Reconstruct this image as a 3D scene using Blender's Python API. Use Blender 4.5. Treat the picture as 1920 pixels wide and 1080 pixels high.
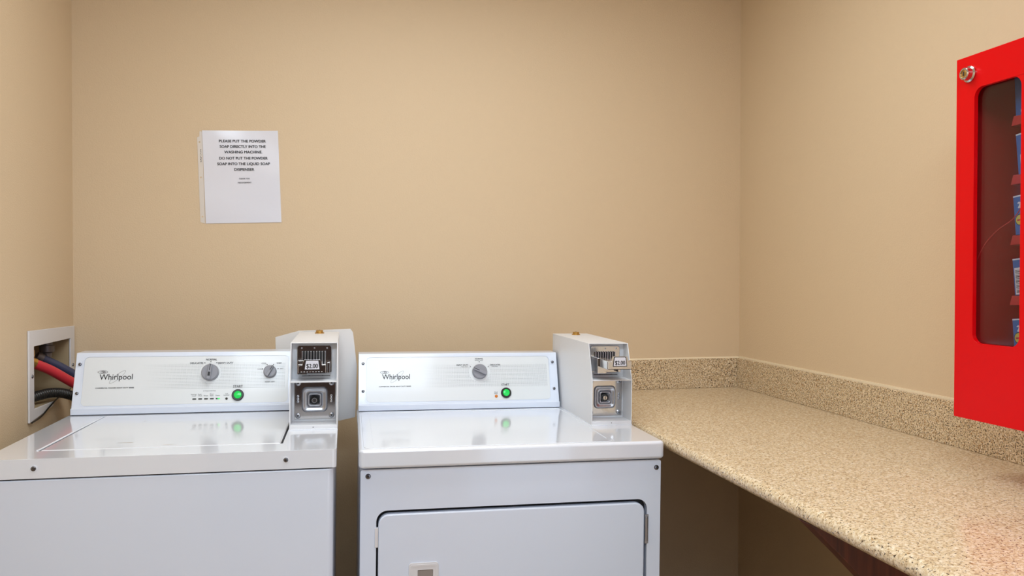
import bpy, bmesh, math, random
from math import radians, sin, cos, pi, atan, sqrt
from mathutils import Vector, Matrix
from mathutils.geometry import tessellate_polygon

for o in list(bpy.data.objects):
    bpy.data.objects.remove(o)
I = 0.0254          # every length below is in inches, turned to metres when linked
sc = bpy.context.scene
COL = sc.collection

# ------------------------------------------------------------------ camera
FPX = 1500.0
cam = bpy.data.cameras.new('camera')
cam.sensor_width = 36.0
cam.lens = FPX / 1920 * 36.0
cam.clip_start = 0.02
camo = bpy.data.objects.new('camera', cam)
COL.objects.link(camo)
camo.matrix_world = (Matrix.Translation((0, 0, 51.036 * I)) @ Matrix.Rotation(-0.2139, 4, 'Z')
                     @ Matrix.Rotation(pi / 2 - 0.0131, 4, 'X') @ Matrix.Rotation(0.0015, 4, 'Z'))
sc.camera = camo

# ------------------------------------------------------------------ world, colour
w = bpy.data.worlds.new('world')
sc.world = w
w.use_nodes = True
w.node_tree.nodes['Background'].inputs[0].default_value = (0.9, 0.95, 1.0, 1)
w.node_tree.nodes['Background'].inputs[1].default_value = 0.3
sc.view_settings.view_transform = 'Standard'
sc.view_settings.look = 'None'
sc.view_settings.gamma = 1
sc.view_settings.use_curve_mapping = False
sc.view_settings.exposure = 0.0

# ------------------------------------------------------------------ lights
def area(name, loc, rot, sx, sy, energy, color):
    l = bpy.data.lights.new(name, 'AREA')
    l.shape = 'RECTANGLE'
    l.size = sx * I
    l.size_y = sy * I
    l.energy = energy
    l.color = color
    o = bpy.data.objects.new(name, l)
    COL.objects.link(o)
    o.location = [v * I for v in loc]
    o.rotation_euler = rot
    return o
LX, LY = 11, 65
area('ceiling_lamp', (LX, LY, 94.2), (0, 0, 0), 46, 22, 12, (0.83, 0.93, 1.0))
LX2, LY2 = -2, -6
area('rear_fill_lamp', (LX2, LY2, 94.2), (0, 0, 0), 46, 22, 34, (0.74, 0.90, 1.08))  # added unseen lamp, fills light onto the machine fronts
area('doorway_fill', (39.2, -29.5, 42), (radians(90), 0, 0), 28, 80, 8, (0.72, 0.88, 1.08))  # added fill light from behind the camera, no source in view

# ------------------------------------------------------------------ materials
def lin(c):
    return tuple(((v / 255) / 12.92 if v / 255 <= 0.04045 else ((v / 255 + 0.055) / 1.055) ** 2.4) for v in c)
def mat(name, rgb, rough=0.5, metal=0.0, coat=0.0, emit=None, estr=1.0, spec=0.5):
    m = bpy.data.materials.new(name)
    m.use_nodes = True
    b = m.node_tree.nodes['Principled BSDF']
    b.inputs['Base Color'].default_value = (*lin(rgb), 1)
    b.inputs['Roughness'].default_value = rough
    b.inputs['Metallic'].default_value = metal
    b.inputs['Coat Weight'].default_value = coat
    b.inputs['Coat Roughness'].default_value = 0.08
    b.inputs['Specular IOR Level'].default_value = spec
    if emit:
        b.inputs['Emission Color'].default_value = (*lin(emit), 1)
        b.inputs['Emission Strength'].default_value = estr
    return m
def nd(m, t, **kw):
    n = m.node_tree.nodes.new(t)
    for k, v in kw.items():
        setattr(n, k, v)
    return n
def lk(m, a, b):
    m.node_tree.links.new(a, b)
def bsdf(m):
    return m.node_tree.nodes['Principled BSDF']
def bump(m, scale, strength, dist, detail=3):
    tc = nd(m, 'ShaderNodeTexCoord')
    n = nd(m, 'ShaderNodeTexNoise')
    n.inputs['Scale'].default_value = scale
    n.inputs['Detail'].default_value = detail
    bp = nd(m, 'ShaderNodeBump')
    bp.inputs['Strength'].default_value = strength
    bp.inputs['Distance'].default_value = dist
    lk(m, tc.outputs['Object'], n.inputs['Vector'])
    lk(m, n.outputs[0], bp.inputs['Height'])
    lk(m, bp.outputs[0], bsdf(m).inputs['Normal'])
    return n
def mixcol(m, a, b, fac_socket):
    mx = nd(m, 'ShaderNodeMix', data_type='RGBA')
    mx.inputs[0].default_value = 0.5
    lk(m, fac_socket, mx.inputs[0])
    for i, v in ((6, a), (7, b)):
        if hasattr(v, 'links'):
            lk(m, v, mx.inputs[i])
        else:
            mx.inputs[i].default_value = (*lin(v), 1)
    return mx.outputs[2]
def math_n(m, op, a, b=None, clamp=False):
    n = nd(m, 'ShaderNodeMath', operation=op)
    n.use_clamp = clamp
    for i, v in enumerate((a, b)):
        if v is None:
            continue
        if hasattr(v, 'links'):
            lk(m, v, n.inputs[i])
        else:
            n.inputs[i].default_value = v
    return n.outputs[0]
def ramp(m, sock, stops):
    r = nd(m, 'ShaderNodeValToRGB')
    els = r.color_ramp.elements
    while len(els) < len(stops):
        els.new(0.5)
    for e, (p, c) in zip(els, stops):
        e.position = p
        e.color = (*lin(c), 1)
    lk(m, sock, r.inputs[0])
    return r.outputs[0]

M = {}
M['wall'] = mat('painted_drywall', (214, 191, 159), 0.55, spec=0.35)
bump(M['wall'], 260, 0.35, 0.002)
M['ceil'] = mat('ceiling_paint', (232, 228, 220), 0.8)
bump(M['ceil'], 150, 0.4, 0.003)
M['floor'] = mat('vinyl_floor', (168, 140, 108), 0.4)
bump(M['floor'], 40, 0.1, 0.001)
M['white'] = mat('white_enamel', (220, 228, 243), 0.28, coat=0.5)
bump(M['white'], 900, 0.03, 0.0004)
M['deck'] = mat('glossy_white_enamel', (229, 233, 241), 0.16, coat=1.0)
bump(M['deck'], 60, 0.02, 0.0008)
M['box'] = mat('powder_coated_steel', (226, 228, 232), 0.42)
bump(M['box'], 1500, 0.1, 0.0003)
M['plastic'] = mat('white_plastic', (222, 220, 222), 0.4)
M['sheet'] = mat('white_sheet_metal', (222, 220, 219), 0.5)
M['ink'] = mat('black_ink', (28, 28, 32), 0.5)
M['greyink'] = mat('grey_ink', (95, 95, 100), 0.5)
M['black'] = mat('black_plastic', (12, 14, 12), 0.3)
M['knob'] = mat('grey_plastic', (140, 141, 149), 0.35)
M['green'] = mat('lit_green_button', (20, 190, 80), 0.2, emit=(10, 200, 70), estr=0.35)
M['greenled'] = mat('lit_green_lamp', (40, 210, 90), 0.3, emit=(30, 220, 80), estr=1.0)
M['amber'] = mat('amber_lamp', (190, 110, 30), 0.15, emit=(190, 100, 20), estr=0.2)
M['chrome'] = mat('chrome', (205, 203, 202), 0.14, metal=1.0)
M['steel'] = mat('brushed_steel', (170, 172, 178), 0.3, metal=1.0)
M['screw'] = mat('screw_steel', (120, 120, 126), 0.25, metal=1.0)
M['greyvalve'] = mat('dull_grey_metal', (112, 106, 108), 0.45, metal=0.6)
M['brass'] = mat('brass', (200, 160, 90), 0.3, metal=1.0)
M['gapshade'] = mat('gap_shade', (20, 20, 26), 0.6)  # near-black colour standing in for shade inside gaps and slots
M['red'] = mat('red_enamel', (216, 0, 6), 0.3, spec=0.2)
M['redin'] = mat('dark_red_interior', (205, 36, 34), 0.6)
M['redledge'] = mat('red_plastic', (200, 55, 55), 0.4)
M['paper'] = mat('paper', (220, 221, 231), 0.45)
M['sleeve'] = mat('clear_plastic_film', (214, 206, 198), 0.25, coat=0.3)
M['hosered'] = mat('red_rubber', (205, 50, 62), 0.35)
M['hoseblue'] = mat('blue_rubber', (58, 62, 92), 0.4)
M['hoseblack'] = mat('black_rubber', (38, 36, 34), 0.4)
M['bluebox'] = mat('blue_card', (72, 116, 186), 0.4)
M['whiteink'] = mat('white_ink', (235, 238, 245), 0.5)
M['yellowink'] = mat('yellow_ink', (222, 208, 90), 0.5)
M['darkblue'] = mat('dark_blue_ink', (40, 32, 84), 0.5)
M['oldplastic'] = mat('aged_plastic', (176, 156, 124), 0.5)
M['caulk'] = mat('caulk', (236, 220, 190), 0.5)
M['diffuser'] = mat('lamp_diffuser', (250, 248, 240), 0.6, emit=(255, 250, 240), estr=2.5)

# granite: cream and tan grains with dark brown specks
def granite(name, dark, tan, k):
    g = mat(name, (200, 165, 120), 0.24, coat=0.25)
    tc = nd(g, 'ShaderNodeTexCoord')
    def vor(scale, off):
        mp = nd(g, 'ShaderNodeMapping')
        mp.inputs['Location'].default_value = off
        lk(g, tc.outputs['Object'], mp.inputs['Vector'])
        nz = nd(g, 'ShaderNodeTexNoise')
        nz.inputs['Scale'].default_value = scale
        nz.inputs['Detail'].default_value = 4
        nz.inputs['Roughness'].default_value = 0.65
        lk(g, mp.outputs[0], nz.inputs['Vector'])
        return nz.outputs[0]
    base = ramp(g, vor(150 * k, (0, 0, 0)), [(0.30, (176, 146, 110)), (0.45, (214, 190, 152)), (0.56, (228, 208, 176)), (0.70, (244, 232, 210))])
    fd = ramp(g, vor(240 * k, (3, 1, 2)), [(0.0, (255, 255, 255)), (dark, (255, 255, 255)), (dark + .04, (0, 0, 0)), (1, (0, 0, 0))])
    c1 = mixcol(g, base, (66, 46, 30), fd)
    fo = ramp(g, vor(130 * k, (7, 5, 1)), [(0.0, (0, 0, 0)), (tan, (0, 0, 0)), (tan + .06, (255, 255, 255)), (1, (255, 255, 255))])
    lk(g, mixcol(g, c1, (160, 118, 70), fo), bsdf(g).inputs['Base Color'])
    return g
M['granite'] = granite('granite', .385, .62, 1.1)
M['granite_upstand'] = granite('granite_upstand', .43, .58, 1.35)

# dark red-brown wood
wd = mat('dark_wood', (70, 30, 18), 0.35, coat=0.2)
tcw = nd(wd, 'ShaderNodeTexCoord')
mpw = nd(wd, 'ShaderNodeMapping')
mpw.inputs['Scale'].default_value = (60, 60, 4)
nw = nd(wd, 'ShaderNodeTexNoise')
nw.inputs['Scale'].default_value = 1.5
nw.inputs['Detail'].default_value = 5
lk(wd, tcw.outputs['Object'], mpw.inputs['Vector'])
lk(wd, mpw.outputs[0], nw.inputs['Vector'])
lk(wd, ramp(wd, nw.outputs[0], [(0.3, (62, 22, 14)), (0.7, (104, 46, 28))]), bsdf(wd).inputs['Base Color'])
M['wood'] = wd
M['doorwood'] = mat('dark_stained_door', (44, 22, 18), 0.4)
bump(M['doorwood'], 30, 0.1, 0.001)

# corrugated black hose: fine rings as bump handled by geometry
# glass: clear pane with fresnel reflection
gl = bpy.data.materials.new('clear_pane')
gl.use_nodes = True
nt = gl.node_tree
nt.nodes.remove(nt.nodes['Principled BSDF'])
tr = nt.nodes.new('ShaderNodeBsdfTransparent')
tr.inputs[0].default_value = (0.86, 0.86, 0.88, 1)
gs = nt.nodes.new('ShaderNodeBsdfGlossy')
gs.inputs['Roughness'].default_value = 0.06
lw = nt.nodes.new('ShaderNodeLayerWeight')
pw = nt.nodes.new('ShaderNodeMath'); pw.operation = 'POWER'; pw.inputs[1].default_value = 4.0
fr = nt.nodes.new('ShaderNodeMath'); fr.operation = 'MULTIPLY_ADD'; fr.inputs[1].default_value = 0.7; fr.inputs[2].default_value = 0.03
nt.links.new(lw.outputs['Facing'], pw.inputs[0])
nt.links.new(pw.outputs[0], fr.inputs[0])
ms = nt.nodes.new('ShaderNodeMixShader')
nt.links.new(fr.outputs[0], ms.inputs[0])
nt.links.new(tr.outputs[0], ms.inputs[1])
nt.links.new(gs.outputs[0], ms.inputs[2])
nt.links.new(ms.outputs[0], nt.nodes['Material Output'].inputs[0])
M['glass'] = gl

RAKE = atan(2 / 6.35)
def panel_mat(name, s0, s1, send, t0, t1, knob):
    """off-white printed panel with a fine grid of grey dots that thins out to the left"""
    m = mat(name, (221, 225, 228), 0.3, coat=0.2)
    tc = nd(m, 'ShaderNodeTexCoord')
    sp = nd(m, 'ShaderNodeSeparateXYZ')
    lk(m, tc.outputs['Object'], sp.inputs[0])
    s = math_n(m, 'DIVIDE', sp.outputs[0], I)
    t = math_n(m, 'DIVIDE', sp.outputs[2], I * cos(RAKE))
    fs = math_n(m, 'SUBTRACT', math_n(m, 'FRACT', math_n(m, 'DIVIDE', s, 0.122)), 0.5)
    ft = math_n(m, 'SUBTRACT', math_n(m, 'FRACT', math_n(m, 'DIVIDE', t, 0.160)), 0.5)
    a = math_n(m, 'MULTIPLY', fs, 0.122)
    b = math_n(m, 'MULTIPLY', ft, 0.160)
    r2 = math_n(m, 'ADD', math_n(m, 'MULTIPLY', a, a), math_n(m, 'MULTIPLY', b, b))
    dot = math_n(m, 'LESS_THAN', r2, 0.034 ** 2)
    fade = math_n(m, 'DIVIDE', math_n(m, 'SUBTRACT', s, s0), s1 - s0, clamp=True)
    k = math_n(m, 'MULTIPLY', dot, fade)
    k = math_n(m, 'MULTIPLY', k, math_n(m, 'LESS_THAN', s, send))
    k = math_n(m, 'MULTIPLY', k, math_n(m, 'GREATER_THAN', t, t0))
    k = math_n(m, 'MULTIPLY', k, math_n(m, 'LESS_THAN', t, t1))
    ds = math_n(m, 'SUBTRACT', s, knob[0])
    dt = math_n(m, 'SUBTRACT', t, knob[1])
    d2 = math_n(m, 'ADD', math_n(m, 'MULTIPLY', ds, ds), math_n(m, 'MULTIPLY', dt, dt))
    k = math_n(m, 'MULTIPLY', k, math_n(m, 'GREATER_THAN', d2, knob[2] ** 2))
    k = math_n(m, 'MULTIPLY', k, 0.8)
    lk(m, mixcol(m, (221, 225, 228), (120, 124, 132), k), bsdf(m).inputs['Base Color'])
    return m

# ------------------------------------------------------------------ mesh builder
class B:
    def __init__(s, mx=None):
        s.bm = bmesh.new()
        s.mx = mx or Matrix()
        s.mats = []
    def mi(s, m):
        if m not in s.mats:
            s.mats.append(m)
        return s.mats.index(m)
    def _poly(s, verts, faces, m=None, mx=None):
        mm = s.mx @ mx if mx is not None else s.mx
        vs = [s.bm.verts.new(mm @ Vector(v)) for v in verts]
        i = s.mi(m) if m else 0
        for f in faces:
            try:
                fc = s.bm.faces.new([vs[k] for k in f])
                fc.material_index = i
                fc.smooth = True
            except ValueError:
                pass
    def box(s, x0, x1, y0, y1, z0, z1, m=None, mx=None):
        v = [(x, y, z) for x in (x0, x1) for y in (y0, y1) for z in (z0, z1)]
        f = [(0, 1, 3, 2), (4, 6, 7, 5), (0, 4, 5, 1), (2, 3, 7, 6), (0, 2, 6, 4), (1, 5, 7, 3)]
        s._poly(v, f, m, mx)
    def plate(s, outer, n0, n1, holes=(), m=None, mx=None):
        """prism of an outline (with holes) in the s,t plane between n0 and n1"""
        loops = [list(outer)] + [list(h) for h in holes]
        pts = [p for l in loops for p in l]
        N = len(pts)
        verts = [(p[0], p[1], n0) for p in pts] + [(p[0], p[1], n1) for p in pts]
        if len(loops) == 1:
            faces = [tuple(range(N, 2 * N)), tuple(reversed(range(N)))]
        else:
            tris = tessellate_polygon([[Vector((p[0], p[1], 0)) for p in l] for l in loops])
            faces = []
            for t in tris:
                a, b, c = [pts[k] for k in t]
                ccw = (b[0] - a[0]) * (c[1] - a[1]) - (b[1] - a[1]) * (c[0] - a[0]) > 0
                t = tuple(t) if ccw else tuple(reversed(t))
                faces.append(tuple(k + N for k in t))
                faces.append(tuple(reversed(t)))
        o = 0
        for l in loops:
            n = len(l)
            for k in range(n):
                a, b = o + k, o + (k + 1) % n
                faces.append((a, b, b + N, a + N))
            o += n
        s._poly(verts, faces, m, mx)
    def lathe(s, prof, seg=24, m=None, mx=None):
        """profile of (r, n) turned round the n axis"""
        verts, faces = [], []
        for r, n in prof:
            for k in range(seg):
                a = 2 * pi * k / seg
                verts.append((r * cos(a), r * sin(a), n))
        for j in range(len(prof) - 1):
            for k in range(seg):
                a, b = j * seg + k, j * seg + (k + 1) % seg
                faces.append((a, b, b + seg, a + seg))
        faces.append(tuple(reversed(range(seg))))
        e = (len(prof) - 1) * seg
        faces.append(tuple(range(e, e + seg)))
        s._poly(verts, faces, m, mx)
    def tube(s, path, r, seg=12, m=None, radf=None, closed=False):
        P = [Vector(p) for p in path]
        n = len(P)
        verts, faces = [], []
        up = Vector((0, 0, 1))
        for i in range(n):
            if closed:
                d = (P[(i + 1) % n] - P[i - 1]).normalized()
            else:
                d = (P[min(i + 1, n - 1)] - P[max(i - 1, 0)]).normalized()
            a = d.cross(up)
            if a.length < 1e-3:
                a = d.cross(Vector((0, 1, 0)))
            a.normalize()
            b = d.cross(a)
            rr = radf(i) if radf else r
            for k in range(seg):
                t = 2 * pi * k / seg
                verts.append(P[i] + a * cos(t) * rr + b * sin(t) * rr)
        for i in range(n if closed else n - 1):
            for k in range(seg):
                j = ((i + 1) % n) * seg
                faces.append((i * seg + k, j + k, j + (k + 1) % seg, i * seg + (k + 1) % seg))
        if not closed:
            faces.append(tuple(range(seg)))
            faces.append(tuple(reversed(range((n - 1) * seg, n * seg))))
        s._poly(verts, faces, m)
    def text(s, txt, x, y, size, n=0.0, align='CENTER', bold=0.0, width=None, rot=0.0, shear=0.0, m=None, mx=None):
        """flat lettering; size is the height of a capital letter"""
        c = bpy.data.curves.new('t', 'FONT')
        c.body = txt
        c.size = size / 0.70
        c.shear = shear
        c.resolution_u = 3
        c.align_x = 'CENTER'
        o = bpy.data.objects.new('t', c)
        me = bpy.data.meshes.new_from_object(o)
        xs = [v.co.x for v in me.vertices]
        if not xs:
            return
        x0, x1 = min(xs), max(xs)
        k = (width / (x1 - x0)) if width else 1.0
        off = {'CENTER': -(x0 + x1) / 2, 'LEFT': -x0, 'RIGHT': -x1}[align]
        T = Matrix.Translation((x, y, n)) @ Matrix.Rotation(rot, 4, 'Z')
        if mx is not None:
            T = mx @ T
        cps = [(0, 0)] if not bold else [(-bold, 0), (bold, 0), (0, bold * .6), (0, -bold * .6)]
        for q_, (bx_, by_) in enumerate(cps):
            s._poly([((v.co.x + off) * k + bx_, v.co.y + by_, .0006 * q_) for v in me.vertices], [tuple(p.vertices) for p in me.polygons], m, T)
        bpy.data.objects.remove(o)
        bpy.data.curves.remove(c)
        bpy.data.meshes.remove(me)
    def build(s, name, m=None, parent=None, bev=0.0, seg=3, label=None, angle=35, recalc=True):
        if m and not s.mats:
            s.mats = [m]
        if recalc:
            bmesh.ops.recalc_face_normals(s.bm, faces=s.bm.faces)
        for v in s.bm.verts:
            v.co *= I
        me = bpy.data.meshes.new(name)
        s.bm.to_mesh(me)
        s.bm.free()
        for mm in s.mats:
            me.materials.append(mm)
        me.set_sharp_from_angle(angle=radians(angle))
        o = bpy.data.objects.new(name, me)
        COL.objects.link(o)
        if parent:
            o.parent = parent
        if bev:
            b = o.modifiers.new('bevel', 'BEVEL')
            b.width = bev * I
            b.segments = seg
            b.limit_method = 'ANGLE'
            b.angle_limit = radians(50)
            b.harden_normals = True
        if label:
            o['label'] = label
        return o

def rrect(x0, x1, y0, y1, r, n=6):
    out = []
    for cx, cy, a0 in ((x1 - r, y0 + r, -90), (x1 - r, y1 - r, 0), (x0 + r, y1 - r, 90), (x0 + r, y0 + r, 180)):
        for k in range(n + 1):
            a = radians(a0 + 90 * k / n)
            out.append((cx + r * cos(a), cy + r * sin(a)))
    return out
def frame(o, s, t, n):
    """matrix taking (s,t,n) to a place: origin and three directions"""
    m = Matrix.Identity(4)
    for i, v in enumerate((s, t, n)):
        v = Vector(v).normalized()
        for j in range(3):
            m[j][i] = v[j]
    for j in range(3):
        m[j][3] = o[j]
    return m
def T(x, y, z=0, rz=0):
    return Matrix.Translation((x, y, z)) @ Matrix.Rotation(rz, 4, 'Z')
def tag(o, label, cat, group=None):
    o['label'] = label
    o['category'] = cat
    if group:
        o['group'] = group
    return o
def thing(name, label, cat, loc=(0, 0, 0), rz=0.0, ry=0.0, group=None):
    o = bpy.data.objects.new(name, None)
    o.empty_display_size = 0.05
    COL.objects.link(o)
    o.location = [v * I for v in loc]
    o.rotation_euler = (0, ry, rz)
    return tag(o, label, cat, group)
def struct(b, name, m, **kw):
    o = b.build(name, m, **kw)
    o['kind'] = 'structure'
    return o
def arc(p0, p1, p2, n=16):
    P = [Vector(p) for p in (p0, p1, p2)]
    return [(1 - t) ** 2 * P[0] + 2 * t * (1 - t) * P[1] + t * t * P[2] for t in [k / n for k in range(n + 1)]]
def spline(pts, n=10):
    P = [Vector(p) for p in pts]
    P = [2 * P[0] - P[1]] + P + [2 * P[-1] - P[-2]]
    out = []
    for i in range(1, len(P) - 2):
        for k in range(n):
            t = k / n
            a, b, c, d = P[i - 1:i + 3]
            out.append(0.5 * ((2 * b) + (c - a) * t + (2 * a - 5 * b + 4 * c - d) * t * t + (3 * b - a - 3 * c + d) * t ** 3))
    out.append(P[-2])
    return out

# ------------------------------------------------------------------ the room
XR, XL, YB, BE = 56.384, -31.06, 105.44, 0.00656
YF, ZC = -30, 96
def yb(x):
    return YB + (x - XR) * math.tan(BE)
b = B()
b._poly([(XL - 5, yb(XL - 5), 0), (XR + 5, yb(XR + 5), 0), (XR + 5, yb(XR + 5) + 4, 0), (XL - 5, yb(XL - 5) + 4, 0),
         (XL - 5, yb(XL - 5), ZC), (XR + 5, yb(XR + 5), ZC), (XR + 5, yb(XR + 5) + 4, ZC), (XL - 5, yb(XL - 5) + 4, ZC)],
        [(0, 3, 2, 1), (4, 5, 6, 7), (0, 1, 5, 4), (1, 2, 6, 5), (2, 3, 7, 6), (3, 0, 4, 7)])
struct(b, 'wall_back', M['wall'])
b = B()
b.box(XR, XR + 4, YF - 4, YB + 4, 0, ZC)
struct(b, 'wall_right', M['wall'])
# left wall with the hole of the hose box
HY0, HY1, HZ0, HZ1 = 91.55, 103.15, 37.3, 43.8
LW = frame((XL, 0, 0), (0, 1, 0), (0, 0, 1), (1, 0, 0))
b = B(LW)
b.plate([(YF - 4, 0), (yb(XL), 0), (yb(XL), ZC), (YF - 4, ZC)], -4.5, 0, [[(HY0 - .1, HZ0 - .1), (HY1 + .1, HZ0 - .1), (HY1 + .1, HZ1 + .1), (HY0 - .1, HZ1 + .1)][::-1]])
struct(b, 'wall_left', M['wall'])
b = B()
b.box(XL - 4, 24, YF - 4, YF, 0, ZC)
b.box(24, XR + 4, YF - 4, YF, 84, ZC)
b.box(54.5, XR + 4, YF - 4, YF, 0, 84)
struct(b, 'wall_front', M['wall'])
b = B(); b.box(XL - 4, XR + 4, YF - 4, YB + 4, -2, 0)
struct(b, 'floor', M['floor'])
b = B(); b.box(XL - 4, XR + 4, YF - 4, YB + 4, ZC, ZC + 2)
struct(b, 'ceiling', M['ceil'])
# dark wooden door behind the photographer, mirrored in the chrome plates
b = B(); b.box(-24, 12, YF, YF + 1.6, 0.4, 80)
d = struct(b, 'door_1', M['doorwood'], bev=.1)
b = B(frame((9, YF + 1.6, 38), (-1, 0, 0), (0, 0, 1), (0, 1, 0)))
b.lathe([(1.1, 0), (1.1, .3), (.5, .4), (.5, 1.4), (1.0, 1.8), (1.1, 2.4), (.7, 2.9)], 20)
hd = b.build('door_handle', M['steel'], d)
# unseen doorway added to hold the fill light: pale jamb lining
b = B()
b.box(24, 25, YF - 4, YF + .6, 0, 84); b.box(53.5, 54.5, YF - 4, YF + .6, 0, 84); b.box(24, 54.5, YF - 4, YF + .6, 83, 84)
struct(b, 'trim_1', M['plastic'], bev=.08)
# caulk line over the granite upstand
CT = 35.466
b = B()
b._poly([(31.2, yb(31.2) - .38, CT + 4.12), (XR - .2, yb(XR) - .38, CT + 4.12), (XR - .2, yb(XR), CT + 4.30), (31.2, yb(31.2), CT + 4.30), (31.2, yb(31.2), CT + 4.1), (XR - .2, yb(XR), CT + 4.1)],
        [(0, 1, 2, 3), (3, 2, 5, 4), (4, 5, 1, 0)])
b.box(XR - .3, XR - .0, 12, YB - .2, CT + 4.1, CT + 4.34)
struct(b, 'trim_2', M['caulk'])

# ceiling fixtures; the rear one is an added, unseen fill source
for lx_, ly_, lab in ((LX, LY, 'white flush ceiling light panel above the space in front of the machines'), (LX2, LY2, 'added white ceiling panel, unseen behind the camera, filling light on the machine fronts')):
    t = thing('ceiling_light', lab, 'ceiling light', (lx_, ly_, ZC))
    b = B(); b.plate(rrect(-24.5, 24.5, -12.5, 12.5, .6), -1.6, 0, [rrect(-23, 23, -11, 11, .4)[::-1]])
    b.build('fixture_frame', M['plastic'], t, bev=.1)
    b = B(); b.box(-23, 23, -11, 11, -1.1, -.5)
    b.build('diffuser', M['diffuser'], t)

# ------------------------------------------------------------------ countertop and bracket
E0 = XR - 25.337
t = thing('countertop', 'speckled tan granite worktop along the right wall with rounded front edge', 'countertop', (0, 0, 0))
b = B()
prof = []
R = 0.62
for k in range(9):                       # bullnose front
    a = radians(90 + 180 * k / 8)
    prof.append((E0 + R + R * cos(a), CT - R + R * sin(a)))
prof += [(XR - .01, CT - 2 * R), (XR - .01, CT)]
b.plate(prof[::-1], -(YB - .03), -8, mx=frame((0, 0, 0), (1, 0, 0), (0, 0, 1), (0, -1, 0)))
b.build('counter_slab', M['granite'], t, angle=40)
b = B()
b._poly([(31.2 + i * (XR - .76 - 31.2), yb(31.2 + i * (XR - .76 - 31.2)) - j * .75 - .01, CT + .005 + k * 4.13) for i in (0, 1) for j in (0, 1) for k in (0, 1)],
        [(0, 1, 3, 2), (4, 6, 7, 5), (0, 4, 5, 1), (2, 3, 7, 6), (0, 2, 6, 4), (1, 5, 7, 3)])
b.build('rear_upstand', M['granite_upstand'], t, bev=.06)
b = B(); b.box(XR - .75, XR - .01, 8, YB - .02, CT + .005, CT + 4.13)
b.build('side_upstand', M['granite_upstand'], t, bev=.06)

t = thing('support_bracket', 'dark reddish wooden bracket under the granite worktop, bottom right', 'bracket', (0, 0, 0))
b = B(frame((0, 50.4, 0), (1, 0, 0), (0, 0, 1), (0, -1, 0)))
zt = CT - 1.25
hyp = [(31.45 + 24.9 * q ** 0.9, zt - .02 - 26 * q ** 0.93) for q in [k / 12 for k in range(13)]]
b.plate([(XR - .02, zt - .02)] + hyp[:-1] + [(XR - .02, zt - 26)], 0, 1.5)
b.build('bracket_board', M['wood'], t, bev=.08)

# ------------------------------------------------------------------ shared machine parts
Fv = lambda y=0: frame((0, y, 0), (1, 0, 0), (0, 0, 1), (0, -1, 0))      # front-facing plane at depth y
def console_frame(D):
    return frame((0, D, 0), (1, 0, 0), (0, sin(RAKE), cos(RAKE)), (0, -cos(RAKE), sin(RAKE)))
def screw(parent, mx, s, t, r=.17, n=0.0, washer=False):
    b = B(mx)
    if washer:
        b.lathe([(r * 1.55, n), (r * 1.55, n + .03), (r, n + .05)], 20, M['white'])
    b.lathe([(r, n), (r, n + .05), (r * .8, n + .11), (r * .45, n + .13)], 20, M['screw'], T(s, t))
    if washer:
        pass
    b.lathe([(r * .42, n + .131), (r * .42, n + .135)], 6, M['ink'], T(s, t, 0, .3))
    b.lathe([(r * .14, n + .136), (r * .12, n + .15)], 8, M['chrome'], T(s, t))
    return b.build('screw', None, parent, recalc=False)
def logo(parent, mx, x0, x1, ybase, series, sx0, sx1, sy):
    """name with a slanted ring through it and a small oval badge"""
    wdt = x1 - x0
    b = B(mx)
    n = .045
    b.text('Whirlpool', (x0 + x1) / 2 + .05, ybase, wdt * .185, n, bold=.006, width=wdt, m=M['ink'])
    def ring(cx, cy, a, c, th, rot, seg=48):
        pts_o = [(a * cos(2 * pi * k / seg), c * sin(2 * pi * k / seg)) for k in range(seg)]
        pts_i = [((a - th) * cos(2 * pi * k / seg), (c - th) * sin(2 * pi * k / seg)) for k in range(seg)]
        v = [(*p, 0) for p in pts_o] + [(*p, 0) for p in pts_i]
        f = [(k, (k + 1) % seg, seg + (k + 1) % seg, seg + k) for k in range(seg)]
        b._poly(v, f, M['greyink'], T(cx, cy, n + .003, rot))
    ring(x0 + wdt * .555, ybase + wdt * .085, wdt * .31, wdt * .075, .025, radians(42))
    ring(x0 + wdt * .10, ybase + wdt * .255, wdt * .155, wdt * .048, .04, 0)
    ring(x0 + wdt * .09, ybase + wdt * .255, wdt * .055, wdt * .034, .03, .2, 20)
    ring(x0 + wdt * .135, ybase + wdt * .255, wdt * .05, wdt * .03, .05, -.2, 20)
    o = b.build('brand_logo', None, parent, recalc=False, label='black name lettering crossed by a thin slanted ring')
    b = B(mx)
    b.text(series, (sx0 + sx1) / 2, sy - .05, .12, n, bold=.006, width=sx1 - sx0, m=M['ink'])
    b.build('series_lettering', None, parent, recalc=False)
def knob(parent, name, mx, s, t, r, ang, window=False):
    """round grey control knob with a raised grip and a dark pointer line; ang turns it from straight up"""
    b = B(mx @ T(s, t, 0, ang))
    b.lathe([(r * 1.02, .03), (r * 1.02, .08), (r, .10), (r * .97, .42), (r * .9, .48)], 40, M['knob'])
    b.plate([(-r * .25, -r * .93), (r * .25, -r * .93), (r * .19, r * .95), (-r * .19, r * .95)], .46, .80, m=M['knob'])
    k = b.build(name, None, parent, bev=.05, recalc=False)
    b = B(mx @ T(s, t, 0, ang))
    b.plate([(-.035, r * .12), (.035, r * .12), (.035, r * .94), (-.035, r * .94)], .795, .812)
    if window:
        b.plate([(-r * .13, -r * .55), (r * .13, -r * .55), (r * .13, -r * .05), (-r * .13, -r * .05)], .795, .812)
    b.build('pointer_mark', M['ink'], k)
    return k
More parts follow.
